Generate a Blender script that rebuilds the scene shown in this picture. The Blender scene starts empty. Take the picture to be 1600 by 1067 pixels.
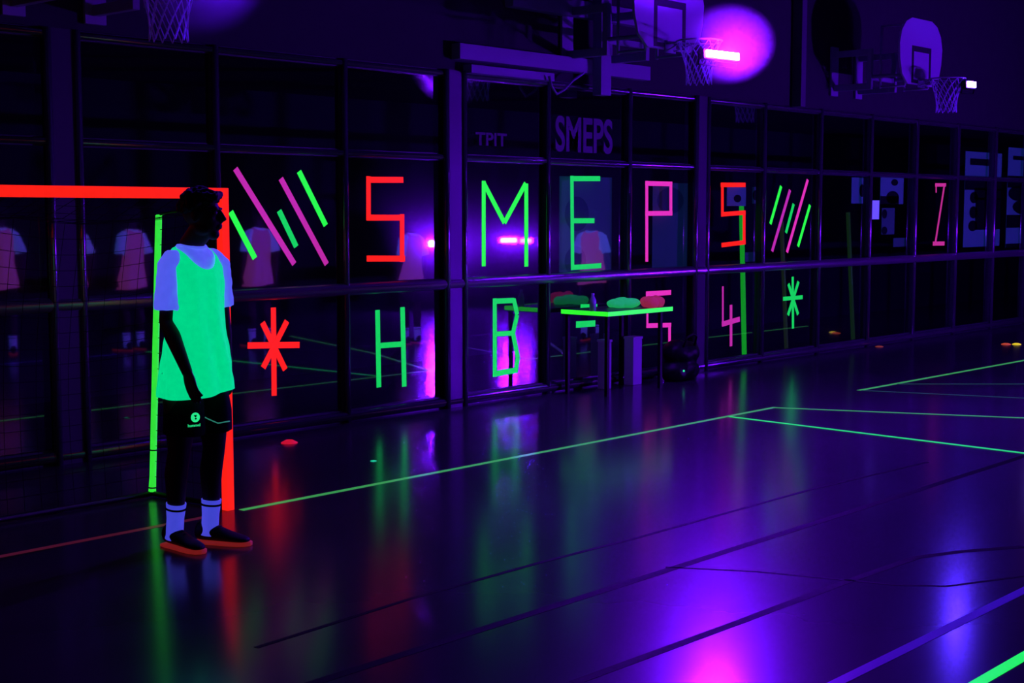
import bpy, bmesh, math, random
from mathutils import Vector, Matrix, noise
from mathutils.bvhtree import BVHTree
random.seed(7)
sc = bpy.context.scene
COL = sc.collection
PI = math.pi

# ------------------------------------------------------------------ camera
F_PX, CAM_H, HOR = 2200.0, 1.66, 330.0
PITCH = math.atan((533.5 - HOR) / F_PX)
AZ = math.atan(2000 * math.cos(PITCH) / F_PX)          # the wall runs along +X, the view is turned AZ from it
RV = Vector((math.sin(AZ), -math.cos(AZ), 0))
FV = Vector((math.cos(AZ) * math.cos(PITCH), math.sin(AZ) * math.cos(PITCH), -math.sin(PITCH)))
UV = RV.cross(FV)
CP = Vector((0, 0, CAM_H))
cam_d = bpy.data.cameras.new('camera'); cam = bpy.data.objects.new('camera', cam_d); COL.objects.link(cam)
cam_d.sensor_width = 36; cam_d.lens = 36 * F_PX / 1600; cam_d.clip_start = .05; cam_d.clip_end = 200
cam.matrix_world = Matrix(((RV.x, UV.x, -FV.x, 0), (RV.y, UV.y, -FV.y, 0), (RV.z, UV.z, -FV.z, CAM_H), (0, 0, 0, 1)))
sc.camera = cam
def ray(x, y): return FV + RV * ((x - 800) / F_PX) + UV * ((533.5 - y) / F_PX)
def on_floor(x, y, z=0.0):
    d = ray(x, y); return CP + d * ((z - CAM_H) / d.z)
def on_wall(x, y, Y):
    d = ray(x, y); return CP + d * (Y / d.y)

# ------------------------------------------------------------------ tags / helpers
def tag(o, label=None, cat=None, group=None, kind=None):
    if label: o['label'] = label
    if cat: o['category'] = cat
    if group: o['group'] = group
    if kind: o['kind'] = kind
    return o
def empty(name, loc=(0, 0, 0), rz=0):
    o = bpy.data.objects.new(name, None); o.empty_display_size = .1
    o.location = loc; o.rotation_euler = (0, 0, rz); COL.objects.link(o); return o
def link(name, me, mat, parent=None, smooth=True):
    if mat: me.materials.clear(); me.materials.append(mat)
    me.polygons.foreach_set('use_smooth', [smooth] * len(me.polygons))
    o = bpy.data.objects.new(name, me); COL.objects.link(o)
    if parent: o.parent = parent
    return o
def obj(name, bm, mat, parent=None, smooth=False, bevel=0):
    bmesh.ops.recalc_face_normals(bm, faces=bm.faces[:])
    me = bpy.data.meshes.new(name); bm.to_mesh(me); bm.free()
    o = link(name, me, mat, parent, smooth)
    if bevel:
        m = o.modifiers.new('b', 'BEVEL'); m.width = bevel; m.segments = 2; m.limit_method = 'ANGLE'
    return o
def box(bm, x0, x1, y0, y1, z0, z1):
    r = bmesh.ops.create_cube(bm, size=1)
    for v in r['verts']:
        v.co = Vector(((x0 + x1) / 2 + v.co.x * (x1 - x0), (y0 + y1) / 2 + v.co.y * (y1 - y0), (z0 + z1) / 2 + v.co.z * (z1 - z0)))
    return r['verts']
def bx(*a):
    bm = bmesh.new(); box(bm, *a); return bm
def tube(bm, pts, rad, n=10, cap=True, flat=None):
    pts = [Vector(p) for p in pts]
    rads = rad if isinstance(rad, (list, tuple)) else [rad] * len(pts)
    rings = []; ref = None
    for i, p in enumerate(pts):
        a = pts[max(i - 1, 0)]; b = pts[min(i + 1, len(pts) - 1)]
        t = (b - a).normalized()
        if ref is None: ref = Vector((0, 0, 1)) if abs(t.z) < .9 else Vector((1, 0, 0))
        u = (ref - t * ref.dot(t)).normalized(); w = t.cross(u); ref = u
        rings.append([bm.verts.new(p + (u * math.cos(k * 2 * PI / n) + w * math.sin(k * 2 * PI / n)) * rads[i]) for k in range(n)])
    for r0, r1 in zip(rings, rings[1:]):
        for k in range(n): bm.faces.new((r0[k], r0[(k + 1) % n], r1[(k + 1) % n], r1[k]))
    if cap: bm.faces.new(rings[0][::-1]); bm.faces.new(rings[-1])
def loft(bm, secs, n=28, p=2.0):
    """secs: (cx, cy, z, a, b)"""
    rings = []
    for cx, cy, z, a, b in secs:
        ring = []
        for k in range(n):
            t = 2 * PI * k / n; c, s = math.cos(t), math.sin(t)
            q = (abs(c) ** p + abs(s) ** p) ** (-1 / p)
            ring.append(bm.verts.new((cx + a * c * q, cy + b * s * q, z)))
        rings.append(ring)
    for r0, r1 in zip(rings, rings[1:]):
        for k in range(n): bm.faces.new((r0[k], r0[(k + 1) % n], r1[(k + 1) % n], r1[k]))
    bm.faces.new(rings[0][::-1]); bm.faces.new(rings[-1])
def ball(bm, c, r, seg=16, M=None):
    m = bmesh.ops.create_uvsphere(bm, u_segments=seg, v_segments=max(8, seg * 2 // 3), radius=1)
    r = r if isinstance(r, (tuple, list)) else (r, r, r)
    for v in m['verts']:
        q = Vector((v.co.x * r[0], v.co.y * r[1], v.co.z * r[2]))
        if M: q = M @ q
        v.co = q + Vector(c)
    return m['verts']
def remesh(bm, voxel, smooth=3):
    me = bpy.data.meshes.new('t'); bm.to_mesh(me); bm.free()
    o = bpy.data.objects.new('t', me); COL.objects.link(o)
    m = o.modifiers.new('r', 'REMESH'); m.mode = 'VOXEL'; m.voxel_size = voxel
    if smooth:
        s = o.modifiers.new('s', 'SMOOTH'); s.factor = .5; s.iterations = smooth
    dg = bpy.context.evaluated_depsgraph_get(); dg.update()
    out = bpy.data.meshes.new_from_object(o.evaluated_get(dg))
    bpy.data.objects.remove(o); bpy.data.meshes.remove(me)
    return out
def clip(me, f):
    """cut the mesh along f=0 and keep f<0"""
    bm = bmesh.new(); bm.from_mesh(me)
    val = {v: f(v.co) for v in bm.verts}
    new = set()
    for e in bm.edges[:]:
        a, b = e.verts; fa, fb = val[a], val[b]
        if (fa < 0) != (fb < 0):
            lo, hi = 0.0, 1.0; pa, pb = a.co.copy(), b.co.copy()
            for _ in range(10):
                m = (lo + hi) / 2
                if (f(pa.lerp(pb, m)) < 0) == (fa < 0): lo = m
                else: hi = m
            t = min(max((lo + hi) / 2, .01), .99)
            _, nv = bmesh.utils.edge_split(e, a, t)
            new.add(nv); val[nv] = 0.0
    for fc in bm.faces[:]:
        nv = [v for v in fc.verts if v in new]
        if len(nv) == 2:
            try: bmesh.utils.face_split(fc, nv[0], nv[1])
            except Exception: pass
    kill = []
    for fc in bm.faces:
        s = sum(val.get(v, 0) for v in fc.verts)
        if s > 0: kill.append(fc)
    bmesh.ops.delete(bm, geom=kill, context='FACES')
    out = bpy.data.meshes.new('c'); bm.to_mesh(out); bm.free(); return out

# ------------------------------------------------------------------ materials
MATS = {}
def mat(name, col, rough=.6, metal=0, emit=None, es=1.0, spec=.5, bump=None):
    if name in MATS: return MATS[name]
    m = bpy.data.materials.new(name); m.use_nodes = True
    nt = m.node_tree; b = nt.nodes['Principled BSDF']
    b.inputs['Base Color'].default_value = (*col, 1); b.inputs['Roughness'].default_value = rough
    b.inputs['Metallic'].default_value = metal; b.inputs['Specular IOR Level'].default_value = spec
    tc = nt.nodes.new('ShaderNodeTexCoord'); nz = nt.nodes.new('ShaderNodeTexNoise')
    nz.inputs['Scale'].default_value = bump[0] if bump else 30
    nt.links.new(tc.outputs['Object'], nz.inputs['Vector'])
    if emit:
        b.inputs['Emission Color'].default_value = (*emit, 1)
        # slight unevenness of the fluorescent dye
        mr = nt.nodes.new('ShaderNodeMapRange'); mr.inputs['To Min'].default_value = es * .88; mr.inputs['To Max'].default_value = es * 1.12
        nt.links.new(nz.outputs['Fac'], mr.inputs['Value']); nt.links.new(mr.outputs['Result'], b.inputs['Emission Strength'])
    else:
        mr = nt.nodes.new('ShaderNodeMapRange'); mr.inputs['To Min'].default_value = max(0, rough - .06); mr.inputs['To Max'].default_value = min(1, rough + .06)
        nt.links.new(nz.outputs['Fac'], mr.inputs['Value']); nt.links.new(mr.outputs['Result'], b.inputs['Roughness'])
    if bump:
        bp = nt.nodes.new('ShaderNodeBump'); bp.inputs['Strength'].default_value = bump[1]; bp.inputs['Distance'].default_value = .01
        nt.links.new(nz.outputs['Fac'], bp.inputs['Height']); nt.links.new(bp.outputs['Normal'], b.inputs['Normal'])
    MATS[name] = m; return m
ORANGE = mat('orange_tape', (.25, .02, .0), .5, spec=.1, emit=(1.0, .014, .008), es=1.0)
GREEN = mat('green_tape', (.02, .2, .0), .5, spec=.1, emit=(.02, .95, .07), es=1.0)
GREEN_D = mat('sea_green_tape', (.01, .15, .0), .5, spec=.1, emit=(.006, .62, .115), es=1.0)
MAGENTA = mat('magenta_tape', (.15, .02, .15), .5, emit=(.50, .022, .33), es=1.0)
PINK = mat('pink_tape', (.15, .02, .1), .5, emit=(.75, .03, .40), es=1.0)
ZPINK = mat('dull_pink_tape', (.15, .02, .1), .5, emit=(.50, .025, .20), es=1.0)
POLE_G = mat('green_pole_tape', (.02, .2, .02), .5, emit=(.01, .55, .03), es=1.0)
POLE_G2 = mat('pole_tape_lowered_glow', (.02, .2, .02), .5, emit=(.012, .11, .04), es=1.0)  # same tape, glow lowered pole by pole to paint in declining brightness
POLE_G3 = mat('pole_tape_faint_glow', (.02, .2, .02), .5, emit=(.008, .028, .010), es=1.0)
LINE_G = mat('green_line_paint', (.02, .12, .04), .35, emit=(.035, .27, .06), es=1.0)  # glow set line by line to imitate uneven ultraviolet light
LINE_GB = mat('green_line_strong_glow', (.02, .2, .05), .35, emit=(.012, .55, .10), es=1.0)
LINE_GN = mat('green_line_full_glow', (.02, .2, .02), .35, emit=(.01, .85, .07), es=1.0)
LINE_DIM = mat('green_line_weak_glow', (.02, .1, .04), .35, emit=(.006, .035, .02), es=1.0)
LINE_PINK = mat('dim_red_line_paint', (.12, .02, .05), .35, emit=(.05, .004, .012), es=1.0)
LINE_BLUE = mat('pale_line_paint', (.25, .25, .7), .35)
BLACK = mat('black_plastic', (.004, .004, .005), .5, spec=.2)
DARKLINE = mat('black_line_paint', (.001, .001, .001), .6, spec=.05)
FRAME = mat('anodised_frame', (.22, .21, .26), .20, metal=.8, bump=(1.5, .0))
FRAME_D = mat('dark_frame', (.045, .04, .06), .42, metal=.35, bump=(1.5, .0))
RAILM = mat('round_rail', (.45, .42, .5), .32, metal=.85, bump=(1.5, .0))
BRACKET = mat('painted_steel', (.28, .25, .40), .45)
BOARD = mat('white_board', (.38, .36, .50), .5)
BOARDLINE = mat('dark_board_line', (.01, .01, .02), .6)
NETM = mat('white_net_cord', (.6, .6, .9), .8)
BNET = mat('black_net_cord', (.004, .004, .006), .9, spec=.1)
SKIN = mat('skin', (.05, .022, .022), .6, spec=.25)
SHIRT = mat('white_shirt', (.60, .60, .50), .9, emit=(.07, .10, .80), es=1.0, spec=.1)
BIB = mat('green_bib', (.02, .2, .2), .9, emit=(.0, .66, .24), es=1.0, spec=.1)
BIBP = mat('pink_bib', (.2, .05, .3), .9, emit=(.38, .05, .26), es=1.0, spec=.1)
SHIRTP = mat('white_player_shirt', (.6, .6, .5), .9, emit=(.05, .12, .75), es=1.0, spec=.1)
SHORTS = mat('black_shorts', (.004, .004, .006), .85, spec=.1)
SOCK = mat('white_sock', (.6, .6, .5), .9, emit=(.05, .06, .65), es=.9, spec=.1)
STRIPE = mat('black_stripe', (.004, .004, .01), .9, spec=.1)
HAIR = mat('black_hair', (.006, .004, .006), .7, spec=.25)
SHOE = mat('black_shoe', (.004, .004, .006), .6, spec=.2)
SOLE = mat('red_glow_sole', (.3, .05, .05), .6, emit=(.16, .008, .008), es=1.0)  # red glow put into the soles by emission
LOGO = mat('green_print', (.02, .2, .1), .6, emit=(.02, .80, .25), es=1.0)
SEAM = mat('grey_green_piping', (.05, .2, .15), .6, emit=(.02, .16, .12), es=1.0)
PAPER = mat('white_paper', (.6, .6, .5), .8, emit=(.06, .08, .85), es=.95)
POSTER = mat('poster_paper', (.35, .35, .5), .7, emit=(.004, .018, .15), es=1.0)  # blue light on the sheets put in as emission, weaker in the next
POSTER_D = mat('poster_paper_weak_glow', (.2, .2, .3), .7, emit=(.002, .010, .055), es=1.0)
INK = mat('poster_ink', (.004, .004, .01), .7)
INK_B = mat('poster_blue_print', (.06, .08, .2), .7, emit=(.001, .005, .03), es=1.0)
BALE = mat('red_cloth', (.2, .02, .05), .9, emit=(.25, .012, .05), es=1.0)
CLOTH_G = mat('green_cloth', (.02, .2, .1), .9, emit=(.008, .32, .09), es=1.0)
BOXM = mat('pale_board', (.45, .42, .6), .5, emit=(.006, .001, .03), es=1.0)  # faint violet emission added to the pale board
CONE_O = mat('orange_marker', (.3, .05, .02), .6, emit=(.5, .06, .02), es=.9)
CONE_R = mat('red_marker', (.3, .02, .02), .6, emit=(.6, .006, .03), es=.9)
CONE_Y = mat('yellow_marker', (.3, .3, .02), .6, emit=(.8, .6, .01), es=1.0)
WALLM = mat('upper_wall_paint', (.016, .013, .022), .8, bump=(6, .1))
DARKW = mat('dark_wall_paint', (.02, .02, .03), .85, bump=(4, .1))
CORR = mat('corridor_paint', (.02, .02, .035), .8, bump=(4, .1))
SIGN = mat('sign_letter', (.11, .10, .16), .6)

def lamp_mat(name, col, s):
    m = bpy.data.materials.new(name); m.use_nodes = True; nt = m.node_tree
    nt.nodes.clear(); o = nt.nodes.new('ShaderNodeOutputMaterial'); e = nt.nodes.new('ShaderNodeEmission')
    e.inputs['Color'].default_value = (*col, 1); e.inputs['Strength'].default_value = s
    nt.links.new(e.outputs[0], o.inputs[0]); return m
VIO = (.15, .004, 1.0); BLU = (.09, .004, 1.0)

# glass: a clear pane with a mirror reflection
GLASS = bpy.data.materials.new('glass'); GLASS.use_nodes = True
nt = GLASS.node_tree; nt.nodes.clear()
out = nt.nodes.new('ShaderNodeOutputMaterial'); mx = nt.nodes.new('ShaderNodeMixShader')
tr = nt.nodes.new('ShaderNodeBsdfTransparent'); gl = nt.nodes.new('ShaderNodeBsdfGlossy'); fr = nt.nodes.new('ShaderNodeFresnel')
tr.inputs[0].default_value = (.80, .82, .86, 1); gl.inputs['Roughness'].default_value = 0.025
gl.inputs['Color'].default_value = (.95, .95, 1, 1)
lw = nt.nodes.new('ShaderNodeLayerWeight'); pw = nt.nodes.new('ShaderNodeMath'); pw.operation = 'POWER'; pw.inputs[1].default_value = 2.2
ma = nt.nodes.new('ShaderNodeMath'); ma.operation = 'MULTIPLY_ADD'; ma.inputs[1].default_value = .55; ma.inputs[2].default_value = .10
nt.nodes.remove(fr); lw.inputs['Blend'].default_value = .5
nt.links.new(lw.outputs['Facing'], pw.inputs[0]); nt.links.new(pw.outputs[0], ma.inputs[0]); nt.links.new(ma.outputs[0], mx.inputs[0]); gd = nt.nodes.new('ShaderNodeBsdfGlossy'); gd.inputs['Roughness'].default_value = .13; md_ = nt.nodes.new('ShaderNodeMixShader'); md_.inputs[0].default_value = .06
nt.links.new(gl.outputs[0], md_.inputs[1]); nt.links.new(gd.outputs[0], md_.inputs[2])      # wide lobe added to spread a glow halo round reflected lamps
nt.links.new(tr.outputs[0], mx.inputs[1]); nt.links.new(md_.outputs[0], mx.inputs[2]); nt.links.new(mx.outputs[0], out.inputs[0])

# floor: dark sports floor, lacquered, with board joints
FLOOR = bpy.data.materials.new('sports_floor'); FLOOR.use_nodes = True
nt = FLOOR.node_tree; b = nt.nodes['Principled BSDF']
tc = nt.nodes.new('ShaderNodeTexCoord')
n1 = nt.nodes.new('ShaderNodeTexNoise'); n1.inputs['Scale'].default_value = 1.3; n1.inputs['Detail'].default_value = 5
n2 = nt.nodes.new('ShaderNodeTexNoise'); n2.inputs['Scale'].default_value = 9; n2.inputs['Detail'].default_value = 6
nt.links.new(tc.outputs['Object'], n1.inputs['Vector']); nt.links.new(tc.outputs['Object'], n2.inputs['Vector'])
cr = nt.nodes.new('ShaderNodeValToRGB'); cr.color_ramp.elements[0].position = .3; cr.color_ramp.elements[1].position = .7
cr.color_ramp.elements[0].color = (.030, .024, .034, 1); cr.color_ramp.elements[1].color = (.042, .032, .045, 1)
nt.links.new(n1.outputs['Fac'], cr.inputs[0]); nt.links.new(cr.outputs[0], b.inputs['Base Color'])
mr = nt.nodes.new('ShaderNodeMapRange'); mr.inputs['To Min'].default_value = .15; mr.inputs['To Max'].default_value = .19
nt.links.new(n2.outputs['Fac'], mr.inputs['Value']); nt.links.new(mr.outputs[0], b.inputs['Roughness'])
b.inputs['Specular IOR Level'].default_value = .21
# a broader second lobe: worn lacquer
g2 = nt.nodes.new('ShaderNodeBsdfGlossy'); g2.inputs['Roughness'].default_value = .33; g2.inputs['Color'].default_value = (.5, .5, .55, 1)
ly = nt.nodes.new('ShaderNodeMixShader'); ly.inputs[0].default_value = .06
nt.links.new(b.outputs[0], ly.inputs[1]); nt.links.new(g2.outputs[0], ly.inputs[2]); nt.links.new(ly.outputs[0], nt.nodes['Material Output'].inputs[0])

# ------------------------------------------------------------------ world
w = bpy.data.worlds.new('world'); sc.world = w; w.use_nodes = True
w.node_tree.nodes['Background'].inputs[0].default_value = (.004, .001, .010, 1)
w.node_tree.nodes['Background'].inputs[1].default_value = 1.0
sc.view_settings.view_transform = 'Standard'; sc.view_settings.look = 'None'
sc.view_settings.exposure = 0; sc.view_settings.gamma = 1; sc.view_settings.use_curve_mapping = False
sc.cycles.max_bounces = 8; sc.cycles.diffuse_bounces = 2; sc.cycles.glossy_bounces = 5; sc.cycles.transparent_max_bounces = 16
sc.cycles.sample_clamp_indirect = 0; sc.cycles.volume_bounces = 0
sc.cycles.use_denoising = True

# ------------------------------------------------------------------ the room
YPANE = 8.382
YG = 8.37                       # the glazed wall
YB = 11.2                       # back of the corridor behind it
X0, X1, Y0, HC = -5.0, 36.0, -14.0, 7.0
def struct(name, bm, m, **k): return tag(obj(name, bm, m, **k), kind='structure')
struct('floor', bx(X0, X1, Y0, YB, -.1, 0), FLOOR)
struct('wall_back', bx(X0, X1, YG - .04, YG + .16, 2.83, HC), WALLM)
struct('wall_corridor', bx(X0, X1, YB, YB + .2, 0, 3.0), CORR)
struct('ceiling', bx(X0, X1, Y0, YG + .16, HC, HC + .2), DARKW)
struct('ceiling_corridor', bx(X0, X1, YG + .16, YB + .2, 2.83, 3.0), CORR)
struct('wall_left', bx(X0 - .2, X0, Y0, YB, 0, HC), DARKW)
struct('wall_right', bx(X1, X1 + .2, Y0, YB, 0, HC), DARKW)
struct('wall_front', bx(X0, X1, Y0 - .2, Y0, 0, HC), DARKW)
# frame of the glazed wall
STEP = 1.205; ZR = (1.05, 2.11, 2.78)
tn = 0
mull = []
for k in range(-9, 20):
    X = 8.49 + k * STEP
    if X < X0 + .3 or X > X1 - .3: continue
    mull.append(X); tn += 1
    bm = bmesh.new()
    if k % 3 == 0 and k < 6:
        struct('trim_%d' % (tn + 200), bx(X - .085, X + .085, YG - .05, YG + .07, 0, 2.83), FRAME_D)
        tube(bm, [(X - .105, YG - .045, 0), (X - .105, YG - .045, 2.83)], .028, 12)
        tube(bm, [(X + .105, YG - .045, 0), (X + .105, YG - .045, 2.83)], .028, 12)
    else:
        struct('trim_%d' % (tn + 200), bx(X - .03, X + .03, YG - .02, YG + .05, 0, 2.83), FRAME_D)
        tube(bm, [(X, YG - .03, 0), (X, YG - .03, 2.83)], .027, 12)
    struct('trim_%d' % tn, bm, FRAME, smooth=True)
for z, h in ((.05, .05), (1.05, .04), (2.11, .03), (2.80, .03)):
    tn += 1; bm = bmesh.new()
    struct('trim_%d' % (tn + 200), bx(X0, X1, YG - .012, YG + .04, z - h, z + h), FRAME_D)
    hh = .048 if z == 1.05 else h * .75
    tube(bm, [(X0, YG - .02, z), (X1, YG - .02, z)], hh, 24)
    struct('trim_%d' % tn, bm, RAILM if z == 1.05 else FRAME, smooth=True)
for i, (a, c) in enumerate(zip(mull, mull[1:])):
    o = tag(empty('window_%d' % (i + 1), (a, YG, 0)), kind='structure')
    for z0, z1 in ((.1, 1.01), (1.09, 2.08), (2.14, 2.77)):
        obj('pane', bx(.03, c - a - .03, YPANE - YG, YPANE - YG + .0015, z0, z1), GLASS, o)

# ------------------------------------------------------------------ lines on the floor
def floor_strip(name, pts, wd, m, z=.0015):
    pts = [Vector((p[0], p[1], 0)) for p in pts]
    bm = bmesh.new(); L = []; R = []
    for i, p in enumerate(pts):
        t = (pts[min(i + 1, len(pts) - 1)] - pts[max(i - 1, 0)]).normalized(); n = Vector((-t.y, t.x, 0)) * wd / 2
        L.append((p + n)); R.append((p - n))
    top = [bm.verts.new((q.x, q.y, z)) for q in L] + [bm.verts.new((q.x, q.y, z)) for q in reversed(R)]
    f = bm.faces.new(top); r = bmesh.ops.extrude_face_region(bm, geom=[f])
    for v in r['geom']:
        if isinstance(v, bmesh.types.BMVert): v.co.z = -.0005
    return obj(name, bm, m)
def fp(*px): return [on_floor(x, y) for x, y in px]
LY = 6.31
tag(floor_strip('court_line', [(4.72, LY), (10.31, LY)], .045, LINE_G), 'long thin green line on the floor running right from the orange goal post', 'floor line')
tag(floor_strip('court_line', [(1.0, LY), (4.55, LY)], .045, LINE_PINK), 'dim reddish line on the floor under the orange crossbar', 'floor line')
tag(floor_strip('court_line', fp((1212, 637), (1600, 653)) + [(11.9, 2.0)], .04, LINE_G, .0018), 'upper thin green line running right from the long line\'s far corner', 'floor line')
tag(floor_strip('court_line', fp((1140, 651), (1600, 708)) + [(9.42, 2.4)], .045, LINE_GB, .0021), 'brighter lower green line branching right from the long green line', 'floor line')
tag(floor_strip('court_line', fp((1342, 610), (1600, 563)) + [(18.0, 6.27)], .05, LINE_G), 'green line rising to the right edge below the marker discs', 'floor line')
tag(floor_strip('court_line', fp((1346, 610), (1600, 622)) + [(12.6, 3.6)], .04, LINE_DIM, .0018), 'faint green line running level right, lower of a faint pair', 'floor line')
tag(floor_strip('court_line', fp((1402, 600), (1600, 600)) + [(14.2, 4.4)], .04, LINE_DIM, .0021), 'faint green line running level right, upper of a faint pair', 'floor line')
tag(floor_strip('court_line', [(3.6, 2.03), (7.5, 2.03)], .05, LINE_GN), 'vivid green tape line on the floor in the bottom right corner', 'floor line')
tag(floor_strip('court_line', [(3.2, 2.40), (9.0, 2.40)], .05, LINE_BLUE), 'pale bluish line on the floor beside the vivid green corner tape', 'floor line')
dk = [([(2.0, 3.77), (14, 3.77)], .05),
      (fp((896, 1067), (1000, 1029), (1160, 970), (1319, 910), (1431, 871), (1500, 862), (1600, 854)), .045),
      (fp((1040, 886), (1180, 893), (1319, 906), (1400, 914), (1480, 916), (1600, 900)), .02),
      (fp((400, 1012), (640, 936), (840, 880), (1000, 839), (1270, 764), (1450, 722)), .025)]
for pts, wd in dk:
    tn += 1; tag(floor_strip('trim_%d' % tn, pts, wd, DARKLINE, .001), kind='structure')
# corridor lines seen through the glass
for px in (((345, 562), (600, 572)), ((120, 607), (232, 613))):
    pass

# ------------------------------------------------------------------ tape letters on the glass
YT = YG - .003
TW = .047
def strip_bm(p, q, wd, layer=0):
    a = on_wall(p[0], p[1], YT); c = on_wall(q[0], q[1], YT)
    t = (c - a); t.y = 0; t.normalize(); n = Vector((-t.z, 0, t.x)) * wd / 2
    y1 = YG + .012; y0 = y1 - .0012 - .0006 * layer
    bm = bmesh.new(); vs = []
    for y in (y0, y1):
        vs.append([bm.verts.new((v.x, y, v.z)) for v in (a + n, c + n, c - n, a - n)])
    bm.faces.new(vs[0]); bm.faces.new(vs[1][::-1])
    for k in range(4): bm.faces.new((vs[0][k], vs[0][(k + 1) % 4], vs[1][(k + 1) % 4], vs[1][k]))
    return bm
def letter(name, segs, m, label, cat='tape letter', group=None, wd=TW):
    c = on_wall(segs[0][0][0], segs[0][0][1], YT)
    root = empty(name, (c.x, YG + .01, c.z)); root.location.y = YG + .01
    inv = Matrix.Translation(-Vector(root.location))
    for i, s in enumerate(segs):
        ww = s[2] if len(s) > 2 else wd
        bm = strip_bm(s[0], s[1], ww, i); bm.transform(inv); obj('tape_strip', bm, m, root)
    return tag(root, label, cat, group)
def bar(p, q, m, label, group):
    o = obj('tape_bar', strip_bm(p, q, TW), m); return tag(o, label, 'tape bar', group)
G1 = 'slanted tape bars left of the orange S'; G2 = 'slanted tape bars right of the second S'
bar((362.3, 330.7), (400.3, 403.7), GREEN, 'bright green slanted tape bar on the glass just beside the orange goal post', G1)
bar((369.6, 263.4), (461.8, 412.5), MAGENTA, 'longest magenta tape bar slanting down, right behind the keeper goal post corner', G1)
bar((438, 329.1), (464.9, 385.6), GREEN_D, 'short dark green slanted tape bar between two long magenta bars', G1)
bar((440.7, 278.8), (512.5, 412.9), MAGENTA, 'magenta tape bar slanting down, nearer the orange S of the two on the left', G1)
bar((469.1, 267.7), (511, 352.2), GREEN, 'bright green slanted tape bar at the top, nearest the big orange S', G1)
bar((1222.4, 290.7), (1205.5, 350), GREEN, 'bright green leaning tape bar nearest the small orange S', G2)
bar((1236.3, 296.7), (1208.2, 392.7), MAGENTA, 'magenta leaning tape bar above left of the small green asterisk', G2)
bar((1241.9, 318.5), (1229.9, 363.8), GREEN_D, 'short dark green leaning tape bar between magenta bars on the far right', G2)
bar((1264, 280.6), (1231.4, 394.2), PINK, 'long pink leaning tape bar reaching highest of the far right group', G2)
bar((1267.4, 320.3), (1248.7, 385.2), GREEN, 'bright green leaning tape bar at the right end, above the small green asterisk', G2)
letter('tape_letter', [((577.8, 275.3), (577.8, 344.5)), ((575, 280.8), (632, 280.9)), ((576, 340), (633, 340)), ((630.1, 334.5), (630.1, 409)), ((575, 404), (634.5, 404))], ORANGE, 'large orange tape letter S on the glass above the green H')
letter('tape_letter', [((757.7, 282.4), (757.7, 416.2)), ((757.3, 285), (790, 348)), ((790, 348), (823.4, 286.3)), ((824.2, 286.5), (824.2, 416.6))], GREEN, 'bright green tape letter M on the glass')
letter('tape_letter', [((895.5, 274.5), (896.6, 422)), ((893.2, 279), (939.6, 279)), ((895, 345), (930.5, 344.8)), ((895, 418), (941, 415))], GREEN_D, 'green tape letter E on the glass above the taped table')
letter('tape_letter', [((1012.5, 282.5), (1012.5, 408.8), .045), ((1010.2, 286.4), (1052.2, 287.4)), ((1050, 286), (1050, 336.8), .045), ((1010.2, 333.5), (1052.2, 333.1))], PINK, 'pink tape letter P on the glass')
letter('tape_letter', [((1130.6, 285.5), (1130.6, 338)), ((1128, 288.8), (1166.6, 288.8)), ((1128.7, 335), (1166.6, 332)), ((1164.4, 329.3), (1164.4, 381.8)), ((1129.4, 383), (1166.6, 378.4))], ORANGE, 'small orange tape letter S on the glass above the magenta 4')
letter('tape_letter', [((1464.4, 286), (1464.4, 301), .03), ((1463, 288.8), (1479.7, 288.8), .045), ((1477.6, 287), (1463, 380.5), .04), ((1459.4, 380.6), (1477.2, 380.4), .055)], ZPINK, 'dull pink tape letter Z at the right end of the glass')
letter('tape_asterisk', [((388.8, 540), (469.9, 539)), ((429.1, 480.5), (430.3, 618.5)), ((411.9, 504), (447.6, 577.7)), ((450.3, 501.7), (413, 574.7))], ORANGE, 'big orange tape asterisk on the glass below the slanted bars', 'tape sign')
letter('tape_letter', [((591.8, 484.4), (594, 605.4), .05), ((630.8, 479.8), (633.6, 604.3), .05), ((589.8, 540.5), (634, 537.4), .045)], GREEN_D, 'green tape letter H on the glass below the large orange S')
letter('tape_letter', [((775, 466.2), (775, 589), .05), ((772.7, 470.9), (805.3, 469.3)), ((804.5, 467.4), (810, 491.8), .05), ((810, 491.8), (803, 522), .05), ((775.8, 522), (804.5, 520.5), .045), ((803, 519), (811, 558.7), .05), ((811, 558.7), (807, 582.3), .05), ((773.8, 584.3), (809.3, 578.4), .05)], GREEN_D, 'green tape letter B on the glass below the M')
letter('tape_dash', [((902, 507.2), (932, 505.3), .06), ((909, 480.5), (935, 480), .06)], GREEN_D, 'pair of short green tape dashes on the glass behind the table top', 'tape sign')
letter('tape_number', [((1013.4, 457.5), (1013.4, 511), .03), ((1011.3, 459.4), (1050.3, 456.9), .05), ((1012, 509), (1050.3, 507.8), .045), ((1048, 505), (1048, 537), .04)], PINK, 'pink tape number 5 on the glass behind the table end', 'tape number')
letter('tape_number', [((1131.3, 447.4), (1131.3, 508.2), .03), ((1129.8, 506.7), (1157.6, 498.6), .055), ((1144, 476.3), (1144, 541), .045)], MAGENTA, 'magenta tape number 4 on the glass beside the tall green pole', 'tape number')
letter('tape_asterisk', [((1240.4, 432.4), (1240.8, 513.4), .045), ((1225.4, 467), (1255.8, 464.3), .045), ((1233.7, 443.7), (1248.7, 491.3), .045), ((1249.4, 440), (1233, 492.4), .045)], GREEN_D, 'small green tape asterisk on the glass below the right slanted bars', 'tape sign')

# white notice on the glass
p0 = on_wall(1361, 313, YG); p1 = on_wall(1374.5, 342.5, YG)
tag(obj('paper_notice', bx(p0.x, p1.x, YG + .0095, YG + .0115, p1.z, p0.z), PAPER), 'bright white paper sheet stuck on the glass left of the pink Z', 'paper')

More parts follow.
